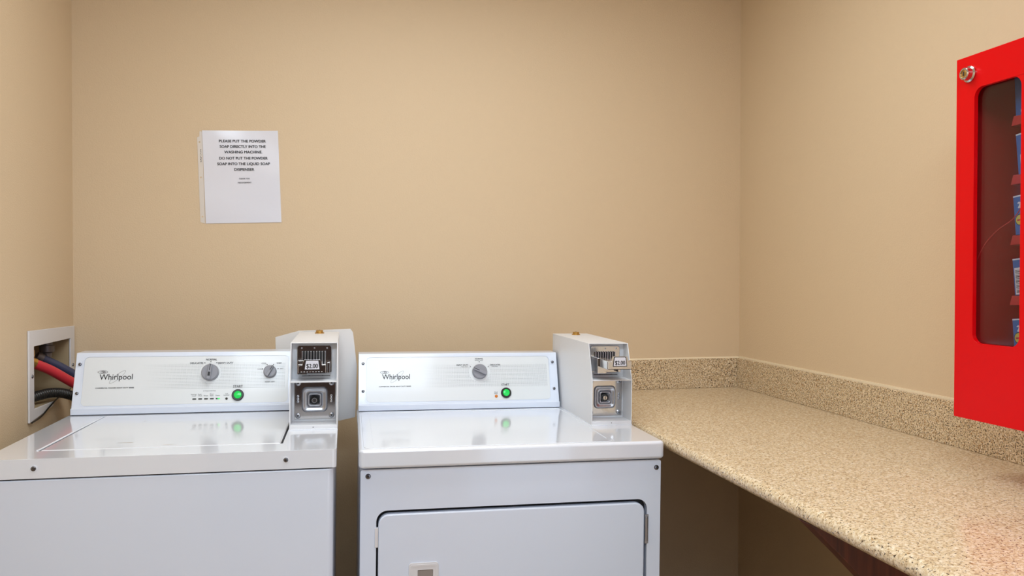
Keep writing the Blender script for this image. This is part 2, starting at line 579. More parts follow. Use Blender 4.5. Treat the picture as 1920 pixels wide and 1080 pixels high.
def start_button(parent, mx, s, t):
    b = B(mx @ T(s, t))
    b.lathe([(.62, .03), (.62, .16), (.56, .22), (.42, .22), (.40, .12)], 36)
    k = b.build('start_button', M['black'], parent, label='black ringed round start button with green centre')
    b = B(mx @ T(s, t))
    b.lathe([(.40, .10), (.40, .26), (.36, .31), (.2, .34), (.05, .345)], 32)
    b.build('button_cap', M['green'], k, label='green lit button centre')
def console(root, x0, x1, D, top, pm, ps0, ps1, pt0, pt1, depth=2.7):
    """raked control console standing on the rear of the deck"""
    c, s_ = cos(RAKE), sin(RAKE)
    H = top
    b = B(frame((0, 0, 0), (0, 1, 0), (0, 0, 1), (1, 0, 0)))
    tn = math.tan(RAKE)
    b.plate([(D - .04, .075), (D + 4.9, .075), (D + H * tn + depth, H), (D + H * tn + .05, H), (D + .78 * tn, .78), (D - .04, .74)], x0, x1)
    b.build('console', M['white'], root, bev=.07, label='raked white control console')
    b = B(); b.box(x0 + .1, x1 - .1, D + .1, D + 4.7, -.005, .12)
    b.build('console_gap_shade', M['gapshade'], root)  # dark strip painting the shade in the slit under the console
    mx = console_frame(D)
    b = B(mx)
    b.plate(rrect(ps0, ps1, pt0, pt1, .45), 0, .03, m=pm)
    b.build('control_panel', None, root, bev=.012, seg=2)
    b = B(mx)
    b.plate(rrect(ps0 - .16, ps1 + .16, pt0 - .16, pt1 + .1, .55), -.005, .014, [rrect(ps0 - .04, ps1 + .04, pt0 - .04, pt1 + .03, .48)[::-1]])
    b.build('panel_border', M['white'], root, bev=.006, seg=2)
    return mx

def coin_box(root, x0, vf, H, prot, zh):
    """payment box with an open front: coin slide above, lock plate below"""
    wd_, th, zm = 4.45, .085, H * .553
    vt, vb = vf + 1.45, vf + 16.8
    rec = vf + 2.35
    side = [(vf, .05), (vb, .05), (vb, H), (vt, H), (vf, zm)]
    b = B()
    sx = frame((0, 0, 0), (0, 1, 0), (0, 0, 1), (1, 0, 0))
    for a in (x0, x0 + wd_ - th):
        b.plate(side, a, a + th, mx=sx)
    b.box(x0 + th, x0 + wd_ - th, vt + .02, vb, H - th, H - .002)
    b.box(x0 + th, x0 + wd_ - th, vb - th, vb, .05, H - th)
    b.box(x0 + th, x0 + wd_ - th, vf + .02, vb - th, .05, .42)
    b.box(x0 + th, x0 + wd_ - th, vf + .02, rec + .6, zm - .04, zm + .05)
    b.box(x0 + th, x0 + wd_ - th, rec + .3, rec + .4, .4, H - th)
    o = b.build('coin_box', M['box'], root, bev=.022, seg=2, label='white steel payment box with an open two-tier front')
    mf = Fv(0)
    fr_ = lambda n: frame((x0, n, 0), (1, 0, 0), (0, 0, 1), (0, -1, 0))
    # pin holes
    b = B(fr_(rec + .3))
    b.box(1.0, 3.7, H * .585, H * .592, 0, .012)
    b.lathe([(.05, 0), (.05, .02)], 10, mx=T(1.7, H * .59)); b.lathe([(.05, 0), (.05, .02)], 10, mx=T(3.0, H * .59))
    b.build('seam_slot', M['gapshade'], o)
    b = B(fr_(vf + .02)); b.lathe([(.045, 0), (.045, .012)], 10, mx=T(2.2, .23))
    b.build('pin_hole', M['gapshade'], o)
    # base strip on the deck
    b = B(); b.box(x0 - .03, x0 + wd_ + .03, vf - .12, vb, -.005, .07)
    b.build('box_base_flange', M['deck'], o, bev=.02)
    # top lock
    b = B(T(x0 + 2.3, vf + 14.3, H))
    b.lathe([(.52, 0), (.52, .10), (.40, .14), (.40, .34), (.30, .38)], 24, M['brass'])
    b.box(-.05, .05, -.2, .2, .375, .39, M['ink'])
    b.build('top_lock', None, o, recalc=False, label='small brass lock on the box top')
    # ---- coin slide
    zc = H * .79
    b = B(fr_(rec + .28))
    pl0, pl1, pz0, pz1 = .55, 3.85, H * .62, H * .955
    b.plate(rrect(pl0, pl1, pz0, pz1, .22), 0, .22)
    sl = b.build('coin_slide', M['chrome'], root, bev=.04, label='chrome coin slide with a row of coin slots')
    for k in range(9):                                  # ribs between the coin slots
        b = B(fr_(rec + .28))
        xk = 1.0 + k * .27
        b.box(xk, xk + .11, H * .745, H * .885, .2, .55)
        b.lathe([(.085, 0), (.085, .05), (.03, .09)], 10, mx=T(xk + .055, H * .755, .5))
        b.build('coin_rib', M['steel'], sl, bev=.02, seg=2)
    for k in range(8):
        b = B(fr_(rec + .28))
        xk = 1.125 + k * .27
        b.box(xk, xk + .13, H * .74, H * .888, .2, .232)
        b.build('coin_slot', M['gapshade'], sl)
    for xk, zk in ((1.0, H * .925), (2.2, H * .925), (3.4, H * .925), (.75, H * .64)):
        b = B(fr_(rec + .28))
        b.lathe([(.085, .2), (.085, .25), (.04, .28)], 12, mx=T(xk, zk))
        b.build('rivet', M['steel'], sl)
    pz = H * .637 + zh, H * .735 + zh
    b = B(fr_(rec + .28))
    b.box(.75, 3.35, pz[0] - .05, pz[1], .2, prot - .18)             # sliding tongue
    b.plate(rrect(.6, 1.6, H * .612 + zh * .3, H * .775 + zh * .6, .12), .2, min(prot * .5, 2.6))
    b.box(3.42, 3.72, H * .632, H * .76, .2, 1.0)
    b.build('slide_tongue', M['chrome'], sl, bev=.05)
    b = B(fr_(rec + .28))
    hz0, hz1, hzt = H * .632 + zh, H * .725 + zh, H * .79 + zh
    hp = [(.80, hz0), (3.32, hz0), (3.32, hz1), (2.98, hz1), (2.82, hzt), (1.30, hzt), (1.14, hz1 + .02), (.80, hz1 - .04)]
    b.plate(hp, prot - .2, prot)
    for k in range(8):
        b.box(1.0 + k * .27, 1.14 + k * .27, hz0 + .1, hz0 + .15, prot, prot + .03)
    hh = b.build('slide_handle', M['chrome'], sl, bev=.05)
    b = B(fr_(rec + .28))
    b.plate([(1.30, hz0 + .30), (2.82, hz0 + .30), (2.72, hzt - .10), (2.64, hzt - .04), (1.48, hzt - .04), (1.40, hzt - .10)], prot, prot + .02, m=M['ink'])
    b.plate([(1.38, hz0 + .38), (2.74, hz0 + .38), (2.64, hzt - .15), (2.57, hzt - .10), (1.55, hzt - .10), (1.48, hzt - .15)], prot + .02, prot + .03, m=M['paper'])
    # serif price lettering: built-in letters with added foot and head serifs
    zt_ = hz0 + .50
    b.text('$2.00', 2.06, zt_, .42, prot + .036, bold=.015, width=1.06, m=M['ink'])
    b.plate([(.80, hz0), (3.32, hz0), (3.32, hz0 + .05), (.80, hz0 + .05)], prot, prot + .012, m=M['ink'])
    b.build('price_label', None, sl, recalc=False, label='white price label reading $2.00')
    # ---- lock plate
    b = B(fr_(rec + .28))
    q0, q1, r0, r1 = .3, 4.22, .55, zm - .12
    b.plate([(q0, r0), (q1, r0), (q1, r1), (q0, r1)], 0, .05)
    lp = b.build('lock_plate', M['chrome'], root, bev=.02, label='shiny steel lock plate with a raised rounded square cup')
    cx, cz = (q0 + q1) / 2 - .02, (r0 + r1) / 2 + .02
    for i_, (ax, az) in enumerate(((q0 + .36, r1 - .28), (q1 - .36, r1 - .28), (q0 + .36, r0 + .38), (q1 - .36, r0 + .38))):
        b = B(fr_(rec + .28)); b.lathe([(.27, .05), (.27, .12), (.2, .17), (.1, .18)], 22, M['steel'], T(ax, az))
        b.lathe([(.08, .18), (.08, .19)], 6, M['ink'], T(ax, az))
        b.build('bolt', None, lp, recalc=False)
    for sx_ in (-1, 1):
        for k in range(3):
            b = B(fr_(rec + .28))
            b.lathe([(.12, .05), (.12, .10), (.06, .12)], 14, mx=T(cx + sx_ * 1.6, cz + .35 - k * .27))
            b.build('rivet', M['steel'], lp)
    b = B(fr_(rec + .28))
    def hoop(h, z):
        return [(cx + x, cz + y, z) for x, y in rrect(-h, h, -h, h, h * .38, 7)]
    rings = [hoop(1.24, .05), hoop(1.20, .16), hoop(1.10, .24), hoop(1.0, .2), hoop(.86, .09), hoop(.70, .1), hoop(.64, .30), hoop(.58, .34), hoop(.50, .30), hoop(.45, .08)]
    nn = len(rings[0])
    v = [p for r_ in rings for p in r_]
    f = [(j * nn + k, j * nn + (k + 1) % nn, (j + 1) * nn + (k + 1) % nn, (j + 1) * nn + k) for j in range(len(rings) - 1) for k in range(nn)]
    b._poly(v, f + [tuple(range(9 * nn, 10 * nn))])
    b.build('lock_cup', M['steel'], lp, angle=80)
    b = B(fr_(rec + .28) @ T(cx - .02, cz - .06))
    b.lathe([(.42, .09), (.42, .12), (.26, .13)], 24, M['black'])
    b.lathe([(.25, .10), (.25, .30), (.2, .34)], 24, M['chrome'])
    b.box(-.045, .045, -.17, .17, .335, .35, M['ink'])
    b.build('lock_cylinder', None, lp, recalc=False, label='round key lock inside the cup')
    return o

# ------------------------------------------------------------------ washing machine
WW, WD, WT = 27.235, 20.52, 6.0
ry_w, ry_d = 0.0075, 0.0101
t = thing('washing_machine', 'white top-loading washing machine with a coin box, on the left beside the hose outlet', 'washing machine',
          (-27.393 - 36.7 * .0075, 69.469, 0), rz=-0.0093, ry=ry_w)
WZ = 36.595 + 14 * .0075
washer = t
# parts are built in deck coordinates (z = 0 at the deck top), then lifted
def lift(root, z):
    for c in root.children:
        c.location.z = z * I
Z0 = -WZ
b = B()
b.plate(rrect(.25, WW - .25, .1, 26.2, .5), Z0 + 1.2, -1.69)
b.build('cabinet_body', M['white'], t, bev=.12)
for sx_, sy_ in ((1.6, 2), (WW - 1.6, 2), (1.6, 24.6), (WW - 1.6, 24.6)):
    b = B()
    b.lathe([(.9, Z0 + .25), (.9, Z0 + .6), (.5, Z0 + .7), (.5, Z0 + 1.3)], 16, mx=T(sx_, sy_))
    b.build('levelling_foot', M['black'], t)
# deck with an opening for the lid
hole = [(3.12, 3.02), (22.62, 3.02), (22.72, 19.9), (3.62, 19.9)]
b = B()
b.plate(rrect(0, WW, 0, 26.6, .35), -1.56, 0, [hole[::-1]])
b.build('top_deck', M['deck'], t, bev=.2, seg=4)
b = B(); b.plate(rrect(.5, WW - .5, .35, 26, .5), -1.75, -1.5)
b.build('deck_gap_shade', M['gapshade'], t)  # dark sheet that paints a shade line below the deck lip
b = B()
b.plate([(3.0, 2.9), (22.8, 2.9), (22.8, 20.1), (3.0, 20.1)], -1.0, -.55)
b.build('lid_gap_shade', M['gapshade'], t)  # dark sheet painting the shade in the slit round the lid
b = B()
b.plate([(3.30, 3.13), (22.42, 3.13), (22.52, 19.8), (3.78, 19.8)], -.5, .03)
b.build('lid', M['deck'], t, bev=.14, seg=4, label='flat glossy white lid')
b = B()                                    # raised ridge down the lid's left side
b.tube([(3.10, 3.2, .0), (3.3, 8, .03), (3.5, 14, .03), (3.66, 19, .0)], .10, 10)
b.build('lid_ridge', M['deck'], t)
random.seed(4)
stain = mat('worn_brown_mark', (168, 158, 146), .5)
for cx_, cy_, l_ in ((8.4, 16.2, .5), (9.3, 5.4, 1.6), (13.0, 3.95, 1.2)):
    b = B()
    v = []
    for k in range(10):
        a = 2 * pi * k / 10
        v.append((cx_ + l_ * .5 * cos(a) * random.uniform(.7, 1), cy_ + .09 * sin(a) * random.uniform(.6, 1), .034))
    b._poly(v, [tuple(range(10))])
    b.build('lid_stain', stain, t, label='small worn brownish mark on the lid')
wpan = panel_mat('washer_panel', 6.6, 11.0, 21.5, 2.6, 5.35, (13.66, 4.34, 1.12))
mx = console(t, .2, 22.72, WD, 6.32, wpan, 1.08, 21.8, .98, 6.13)
for s_, t_ in ((.64, 5.40), (.62, 2.33)):
    screw(t, mx, s_, t_)
logo(t, mx, 2.62, 5.85, 3.72, 'COMMERCIAL WASHER HEAVY DUTY SERIES', 2.36, 6.12, 2.83)
b = B(mx)
n = .045
for txt, x, y, h, wdt in (('NORMAL', 13.72, 5.72, .20, 1.12), ('DELICATES', 12.22, 5.36, .18, 1.32), ('HEAVY DUTY', 15.2, 5.34, .18, 1.58),
                          ('COOL', 19.2, 5.24, .15, .52), ('WARM', 20.78, 5.26, .15, .54), ('COLD', 18.78, 4.64, .13, .5), ('HOT', 21.08, 4.66, .13, .34),
                          ('WASH TEMP', 19.86, 3.22, .14, 1.05), ('START', 16.58, 2.70, .27, .98),
                          ('Sensing', 12.1, 2.0, .11, .55), ('Load', 12.13, 1.84, .11, .38), ('Soak/', 12.73, 2.0, .11, .38), ('Wash', 12.75, 1.84, .11, .38),
                          ('Rinse', 13.34, 1.84, .11, .42), ('Final', 13.93, 2.0, .11, .35), ('Spin', 13.93, 1.84, .11, .34), ('Done', 14.54, 1.84, .11, .42),
                          ('Lid', 15.44, 2.02, .11, .25), ('Locked', 15.44, 1.86, .11, .55)):
    b.text(txt, x, y - .06, h, n, bold=.008 if h > .16 else .003, width=wdt, m=M['ink'] if h > .12 else M['greyink'])
b.text('CYCLE STATUS', 13.68, 2.28, .13, n, width=1.25, m=M['greyink'])
for x, y in ((13.05, 5.40), (13.66, 5.52), (14.28, 5.40), (19.52, 5.12), (20.2, 5.11), (19.06, 4.64), (20.70, 4.66)):
    b.lathe([(.055, n - .01), (.055, n)], 12, M['ink'], T(x, y))
b.build('printed_lettering', None, t, recalc=False, label='small black lettering and tick dots')
knob(t, 'cycle_knob', mx, 13.66, 4.33, .89, radians(-6), True)
knob(t, 'temperature_knob', mx, 19.86, 4.33, .68, radians(-30))
start_button(t, mx, 16.6, 1.83)
for k in range(5):
    b = B(mx)
    b.plate(rrect(11.99 + k * .59, 12.39 + k * .59, 1.42, 1.56, .06, 3), .02, .055)
    sl_ = b.build('status_light', M['black'], t, bev=.01)
    if k == 4:
        b = B(mx); b.plate(rrect(14.55, 14.78, 1.43, 1.55, .05, 3), .05, .062)
        b.build('lit_segment', M['greenled'], sl_, label='green lit half of the last status light')
b = B(mx @ T(15.46, 1.47)); b.lathe([(.13, .02), (.13, .05), (.08, .07)], 16)
b.build('lid_light', M['black'], t)
for s_, z_ in ((3.91, -.76), (23.1, -.78)):
    screw(t, Fv(0), s_, z_, .2)
    b = B(Fv(0)); b.lathe([(.29, 0), (.29, .03), (.2, .045)], 24, mx=T(s_, z_))
    b.build('screw_washer', M['deck'], t)
coin_box(t, 22.75, 9.1, 8.2, 2.2, .15)
lift(t, WZ)

# ------------------------------------------------------------------ dryer
DW, DD, DT = 28.84, 20.68, 6.2
t = thing('tumble_dryer', 'white front-loading tumble dryer with a coin box, between the washer and the granite worktop', 'tumble dryer',
          (1.746 - 35.7 * .0101, 71.952, 0), rz=-0.0140, ry=ry_d)
DZ = 35.56 + 14 * .0101
dryer = t
Z0 = -DZ
door_o = rrect(1.62, 27.3, -22.5, -5.62, 1.0, 8)
b = B()
b.plate(rrect(.2, DW - .2, 1.4, 26.6, .3), Z0 + 1.2, -1.85)
b.build('cabinet_body', M['white'], t, bev=.1)
for sx_, sy_ in ((1.8, 2.6), (DW - 1.8, 2.6), (1.8, 24.6), (DW - 1.8, 24.6)):
    b = B()
    b.lathe([(.9, Z0 + .3), (.9, Z0 + .6), (.5, Z0 + .7), (.5, Z0 + 1.3)], 16, mx=T(sx_, sy_))
    b.build('levelling_foot', M['black'], t)
b = B(Fv(1.38))
b.plate(rrect(.2, DW - .2, Z0 + 1.2, -1.87, .25), 0, .85, [door_o[::-1]])
b.build('front_panel', M['white'], t, bev=.08)
b = B(Fv(1.38)); b.plate(rrect(1.5, 27.4, -22.6, -5.5, 1.0, 8), .01, .08)
b.build('door_recess', M['gapshade'], t)  # dark sheet painting the shade around the inset door
b = B(Fv(1.38)); b.plate(rrect(1.80, 27.02, -22.3, -5.95, .95, 8), .12, .95)
dr = b.build('door', M['white'], t, bev=.16, seg=4, label='white rectangular dryer door with rounded corners')
b = B(Fv(1.38))
b.plate(rrect(4.56, 7.26, -15.2, -10.46, .28), .93, 1.06, [rrect(5.35, 6.75, -14.6, -11.1, .05, 2)[::-1]])
b.plate(rrect(4.70, 7.12, -15.05, -10.6, .2), 1.05, 1.10, [rrect(4.86, 6.96, -14.9, -10.78, .15)[::-1]])
b.build('door_handle', M['plastic'], dr, bev=.03, label='recessed white plastic pull')
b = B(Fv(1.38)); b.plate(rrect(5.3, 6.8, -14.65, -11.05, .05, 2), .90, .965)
b.build('handle_cup', mat('taupe_shadow_plastic', (150, 140, 134), .5), dr, label='inside of the pull, coloured taupe for its shade')  # recess coloured darker than the pull to paint in its shade
b = B(Fv(1.38))
b.box(1.5, 1.79, -8.9, -7.15, .5, .93)
b.build('door_catch', M['plastic'], t, bev=.03)
b = B(frame((27.2, .42, 0), (1, 0, 0), (0, 1, 0), (0, 0, 1)))
b.lathe([(.15, -9.6), (.15, -7.3)], 14)
b.box(-.13, .22, .02, .16, -9.9, -7.1)
b.build('hinge', M['steel'], t, bev=.02)
b = B(frame((27.2, .42, 0), (1, 0, 0), (0, 1, 0), (0, 0, 1)))
b.lathe([(.16, -21.4), (.16, -19.1)], 14)
b.build('hinge', M['steel'], t)
for s_, z_ in ((.86, -2.47), (28.18, -2.63)):
    screw(t, Fv(.53), s_, z_, .24)
b = B(); b.plate(rrect(0, DW, 0, 27, .5), -1.72, 0)
b.build('top_deck', M['deck'], t, bev=.32, seg=5)
b = B(); b.plate(rrect(.45, 24.0, .5, 20.4, .9), -.01, .045, [rrect(1.35, 23.6, 1.3, 19.6, .9)[::-1]])
b.build('deck_rim', M['deck'], t, bev=.035)
dpan = panel_mat('dryer_panel', 7.4, 11.5, 22.6, 2.65, 5.35, (14.33, 4.47, 1.25))
mx = console(t, .18, 23.9, DD, 6.43, dpan, 1.08, 22.85, 1.05, 6.27, depth=2.6)
for s_, t_ in ((.69, 5.58), (.71, 2.35), (23.34, 5.56), (23.35, 2.32)):
    screw(t, mx, s_, t_)
logo(t, mx, 2.83, 6.03, 3.70, 'COMMERCIAL DRYER HEAVY DUTY SERIES', 2.5, 6.18, 2.83)
b = B(mx)
for txt, x, y, h, wdt in (('NORMAL', 14.33, 6.0, .17, .98), ('Medium Heat', 14.30, 5.82, .10, .98), ('HEAVY DUTY', 12.3, 5.27, .17, 1.42), ('High Heat', 12.55, 5.09, .10, .78),
                          ('DELICATES', 16.25, 5.27, .17, 1.22), ('Low Heat', 16.2, 5.09, .10, .72), ('START', 17.38, 2.80, .25, .92),
                          ('Check', 16.21, 2.0, .11, .42), ('Filter', 16.21, 1.83, .11, .42)):
    b.text(txt, x, y - .06, h, n, bold=.007 if h > .16 else .003, width=wdt, m=M['ink'] if h > .12 else M['greyink'])
for x, y in ((14.34, 5.66), (13.25, 5.07), (15.40, 5.05)):
    b.lathe([(.055, n - .01), (.055, n)], 12, M['ink'], T(x, y))
b.build('printed_lettering', None, t, recalc=False, label='small black lettering and tick dots')
knob(t, 'cycle_knob', mx, 14.33, 4.46, .88, radians(66))
start_button(t, mx, 17.42, 1.88)
b = B(mx @ T(16.22, 1.5)); b.lathe([(.18, .02), (.18, .06), (.11, .11), (.03, .12)], 20)
b.build('filter_light', M['amber'], t, label='small amber lamp')
coin_box(t, 24.18, 8.75, 8.55, 5.5, .8)
lift(t, DZ)

# bent white panel behind the washer's coin box
t = thing('rear_panel', 'bent white sheet metal panel standing behind the washing machine coin box', 'panel', (-27.393 - 36.7 * .0075, 69.469, 0), rz=-0.0093, ry=ry_w)
ph_ = frame((0, 26.9, WZ), (1, 0, 0), (0, 0, 1), (0, -1, 0))
b = B(ph_)
out = [(20.0, 4.5), (27.2, -14), (29.1, -14), (29.15, -2.0), (29.25, 4.1), (28.75, 8.05), (28.45, 8.42), (22.5, 8.28), (19.98, 7.6)]
out = [(20.05, 5.0), (23.0, 3.0), (27.2, -2.35), (29.1, -1.95), (29.25, 4.1), (28.78, 8.05), (28.5, 8.45), (22.5, 8.25), (19.98, 7.55)]
b.plate(out, 0, .07)
b.plate([(28.5, 8.45), (28.78, 8.05), (29.25, 4.1), (29.1, -1.95), (29.04, -1.9), (29.19, 4.1), (28.72, 8.03), (28.45, 8.4)], -.5, 0)
b.plate([(22.5, 8.25), (28.5, 8.45), (28.5, 8.39), (22.5, 8.19)], -.6, 0)
b.build('panel_sheet', M['sheet'], t, bev=.02)

# ------------------------------------------------------------------ notice on the back wall
tilt = radians(2.0)
ns = Vector((cos(BE), sin(BE), 0))
cxn, czn = -11.70, 63.56
N = frame((cxn, yb(cxn), czn), ns, (0, 0, 1), (sin(BE), -cos(BE), 0)) @ Matrix.Rotation(tilt, 4, 'Z')
t = thing('paper_notice', 'white printed soap notice in a clear sleeve taped to the beige back wall', 'notice')
b = B(N)
# slightly wavy sheet
nx, ny = 18, 22
W_, H_ = 9.02, 11.5
def wav(u, v):
    return .06 + .03 * sin(5 * u + 2 * v) * (v - .3) + .025 * sin(9 * v + 3 * u) + (.10 * max(0, u + v - 1.75) * 4 if u + v > 1.75 else 0)
vv = [(-W_ / 2 + W_ * i / nx, -H_ / 2 + H_ * j / ny, wav(i / nx, j / ny)) for j in range(ny + 1) for i in range(nx + 1)]
vb_ = [(x, y, z - .02) for x, y, z in vv]
ff = [(j * (nx + 1) + i, j * (nx + 1) + i + 1, (j + 1) * (nx + 1) + i + 1, (j + 1) * (nx + 1) + i) for j in range(ny) for i in range(nx)]
q = len(vv)
ff2 = [tuple(k + q for k in reversed(f)) for f in ff]
edge = [i for i in range(nx + 1)] + [(j + 1) * (nx + 1) - 1 for j in range(1, ny + 1)] + [ny * (nx + 1) + i for i in range(nx - 1, -1, -1)] + [j * (nx + 1) for j in range(ny - 1, 0, -1)]
ff3 = [(edge[k], edge[k] + q, edge[(k + 1) % len(edge)] + q, edge[(k + 1) % len(edge)]) for k in range(len(edge))]
b._poly(vv + vb_, ff + ff2 + ff3)
pm = mat('sleeved_paper', (220, 221, 231), 0.3, coat=0.4)
bump(pm, 22, 0.25, 0.003, 2)
b.build('sheet', pm, t, angle=60)
b = B(N)
b.plate([(-W_ / 2 - .62, -5.55), (-W_ / 2 - .1, -5.75), (-W_ / 2 - .02, 5.6), (-W_ / 2 - .30, 5.65), (-W_ / 2 - .35, 5.0), (-W_ / 2 - .62, 4.9)], .02, .04,
        [[( -W_ / 2 - .36 + .11 * cos(-a * pi / 5), yh + .11 * sin(-a * pi / 5)) for a in range(10)] for yh in (4.3, -.05, -4.9)])
b.build('sleeve_strip', M['sleeve'], t, label='clear punched binding strip')
b = B(N)
for k, (q_, h_) in enumerate(((0, .11), (.13, .08), (.25, .14), (.45, .16), (.64, .07), (.84, .09), (1.0, .08), (1.2, .08), (1.33, .07), (1.46, .12))):
    xk = -W_ / 2 - .28 + .03 * (k % 2)
    b.box(xk - .055, xk + .055, 1.85 + q_, 1.85 + q_ + h_ * .75, .04, .052, M['ink'])
def lrot(px, py):
    return px, py
for txt, x, y, h, wdt in (('PLEASE PUT THE POWDER', .22, 4.28, .33, 5.55), ('SOAP DIRECTLY INTO THE', .22, 3.60, .33, 5.45), ('WASHING MACHINE.', .26, 2.92, .33, 4.5),
                          ('DO NOT PUT THE POWDER', .26, 2.15, .33, 5.75), ('SOAP INTO THE LIQUID SOAP', .26, 1.45, .33, 6.25), ('DISPENSER', .3, .75, .33, 2.35),
                          ('THANK YOU', .25, -.30, .15, 1.25), ('MANAGEMENT', .28, -.80, .15, 1.62)):
    b.text(txt, x, y, h, .125, bold=.012 if h > .2 else .004, width=wdt, m=M['ink'])
b.build('lettering', None, t, recalc=False)

# ------------------------------------------------------------------ hose outlet box on the left wall
t = thing('outlet_box', 'white framed recessed laundry hose outlet box low on the left wall', 'outlet box')
b = B(LW)
b.plate([(90.2, 36.02), (97.2, 36.75), (97.3, 37.25), (HY0, HZ0), (HY0 - .02, HZ1), (HY1, HZ1), (HY1, 38.0), (104.6, 38.0), (104.62, 45.2), (90.2, 45.5)][::-1], .03, .22)
b.build('face_plate', M['plastic'], t, bev=.05, label='white plastic cover frame, broken at its lower right')
b = B(LW)
b.box(HY0 - .09, HY1 + .09, HZ0 - .09, HZ1 + .09, -4.4, -4.2)
b.box(HY0 - .09, HY0, HZ0 - .09, HZ1 + .09, -4.2, -.01)
b.box(HY1, HY1 + .09, HZ0 - .09, HZ1 + .09, -4.2, -.01)
b.box(HY0, HY1, HZ1, HZ1 + .09, -4.2, -.01)
b.box(HY0, HY1, HZ0 - .09, HZ0, -4.2, -.01)
b.build('recess', M['oldplastic'], t)
for y_, z_ in ((90.95, 40.75), (103.9, 40.6)):
    screw(t, LW, y_, z_, .2, .2)
def valve(y_, z_, m_, nm, lab):
    b = B()
    x_ = XL - 1.55
    b.lathe([(.6, HZ1 - .02), (.6, HZ1 - .6), (.78, HZ1 - .62), (.78, HZ1 - 1.35), (.52, HZ1 - 1.45), (.52, HZ1 - 2.0)][::-1], 18, mx=T(x_, y_))
    b.tube([(x_, y_, HZ1 - 1.7), (x_ - .05, y_ - .4, HZ1 - 2.0), (x_ - .1, y_ - .8, HZ1 - 2.1)], .42, 14)
    v_ = b.build(nm, m_, t, bev=.05, label=lab)
    b = B()
    b.tube([(x_ + .2, y_ - .9, HZ1 - 3.1), (x_ + .2, y_ + .8, HZ1 - 3.1)], .33, 10)
    b.build('valve_handle', M['black'], v_)
valve(94.6, 0, M['brass'], 'valve', 'brass valve')
valve(100.7, 0, M['greyvalve'], 'valve', 'grey metal valve')
# dark line painting the shaded gap under the plate
b = B()
b.tube(spline([(XL + .35, 90.4, 36.05), (XL + .35, 93.0, 36.25), (XL + .35, 96.0, 37.0), (XL + .35, 99.5, 37.7), (XL + .5, 102, 37.95)], 6), .08, 8)
tag(b.build('shadow_line', M['black']), 'thin black line drawn for the shaded gap along the bottom of the outlet box plate', 'shadow_line')

def hose(name, pts, r, m, label, cat='hose', rib=False, extras=()):
    t = thing(name, label, cat)
    P = spline(pts, 40 if rib else 10)
    b = B()
    if rib:
        b.tube(P, r, 16, radf=lambda i: r * (1.0 + .08 * (1 if (i // 2) % 2 else -1)))
    else:
        b.tube(P, r, 16)
    b.build('hose_tube', m, t, angle=60)
    d = (Vector(pts[1]) - Vector(pts[0])).normalized()
    p0 = Vector(pts[0])
    for nm, l, rr, mm in extras:
        b = B()
        b.tube([p0 - d * l, p0 - d * l * .5, p0 + d * .02], rr, 14)
        b.build(nm, mm, t, bev=.04)
    return t
hose('water_hose', [(XL - .9, 94.9, 41.7), (XL + .2, 96.2, 40.85), (XL + 1.4, 97.6, 39.65), (XL + 2.9, 99.2, 38.15), (XL + 5.0, 100.5, 36.2), (XL + 6.5, 100.8, 33)], .53, M['hosered'],
     'red rubber water hose running from the outlet box behind the washer', extras=(('hose_coupling', .9, .6, M['brass']),))
hose('water_hose', [(XL - 1.7, 99.7, 41.75), (XL - .2, 100.7, 40.7), (XL + 1.6, 101.7, 39.3), (XL + 3.4, 102.4, 38.0), (XL + 5.5, 102.8, 36.0), (XL + 6.5, 102.9, 33)], .5, M['hoseblue'],
     'dark blue rubber water hose above the red one in the outlet box', extras=(('hose_coupling', .7, .56, M['greyvalve']),))
hose('drain_hose', [(XL - 2.2, 92.7, 37.85), (XL - .9, 94.0, 38.15), (XL + .3, 96.4, 38.3), (XL + 1.6, 98.0, 37.8), (XL + 3.2, 98.6, 36.5), (XL + 5.0, 98.7, 33)], .5, M['hoseblack'],
     'thick black corrugated drain hose arching out of the outlet box', rib=True)

# ------------------------------------------------------------------ red vending cabinet on the right wall
CX = 47.38
RW = frame((CX, 0, 0), (0, -1, 0), (0, 0, 1), (-1, 0, 0))      # s = -y
t = thing('vending_cabinet', 'bright red wall cabinet with a dark glass window over the granite worktop', 'vending cabinet')
cy0, cy1, cz0, cz1 = 36.0, 54.07, 40.2, 68.09
b = B()
b.box(XR - .15, XR - .02, cy0, cy1, cz0, cz1)
b.box(CX + .35, XR - .15, cy1 - .1, cy1, cz0, cz1)
b.box(CX + .35, XR - .15, cy0, cy0 + .1, cz0, cz1)
b.box(CX + .35, XR - .15, cy0 + .1, cy1 - .1, cz1 - .1, cz1)
b.box(CX + .35, XR - .15, cy0 + .1, cy1 - .1, cz0, cz0 + .1)
b.build('cabinet_shell', M['red'], t)
b = B()
b.box(XR - .6, XR - .16, cy0 + .12, cy1 - .12, cz0 + .2, cz1 - .2)
b.box(CX + .5, XR - .6, cy1 - .3, cy1 - .12, cz0 + .2, cz1 - .2)
b.box(CX + .5, XR - .6, cy0 + .12, cy0 + .3, cz0 + .2, cz1 - .2)
b.box(CX + .5, XR - .6, cy0 + .3, cy1 - .3, 45.2, 45.35)
b.build('inner_lining', M['redin'], t)
b = B(RW)
win = rrect(-52.27, -47.97, 46.08, 65.5, .75, 8)
win2 = rrect(-44.6, -40.3, 46.08, 65.5, .75, 8)
b.plate([(-cy1, cz0), (-cy0, cz0), (-cy0, cz1), (-cy1, cz1)], -.34, 0, [win[::-1], win2[::-1]])
dd_ = b.build('cabinet_door', M['red'], t, bev=.05, label='red steel door with a tall rounded window')
b = B(RW)
for a, c in ((-52.6, -47.6), (-45.0, -39.9)):
    b.plate([(a, 45.7), (c, 45.7), (c, 65.9), (a, 65.9)], -.5, -.36)
b.build('window_pane', M['glass'], dd_, label='dark glass pane')
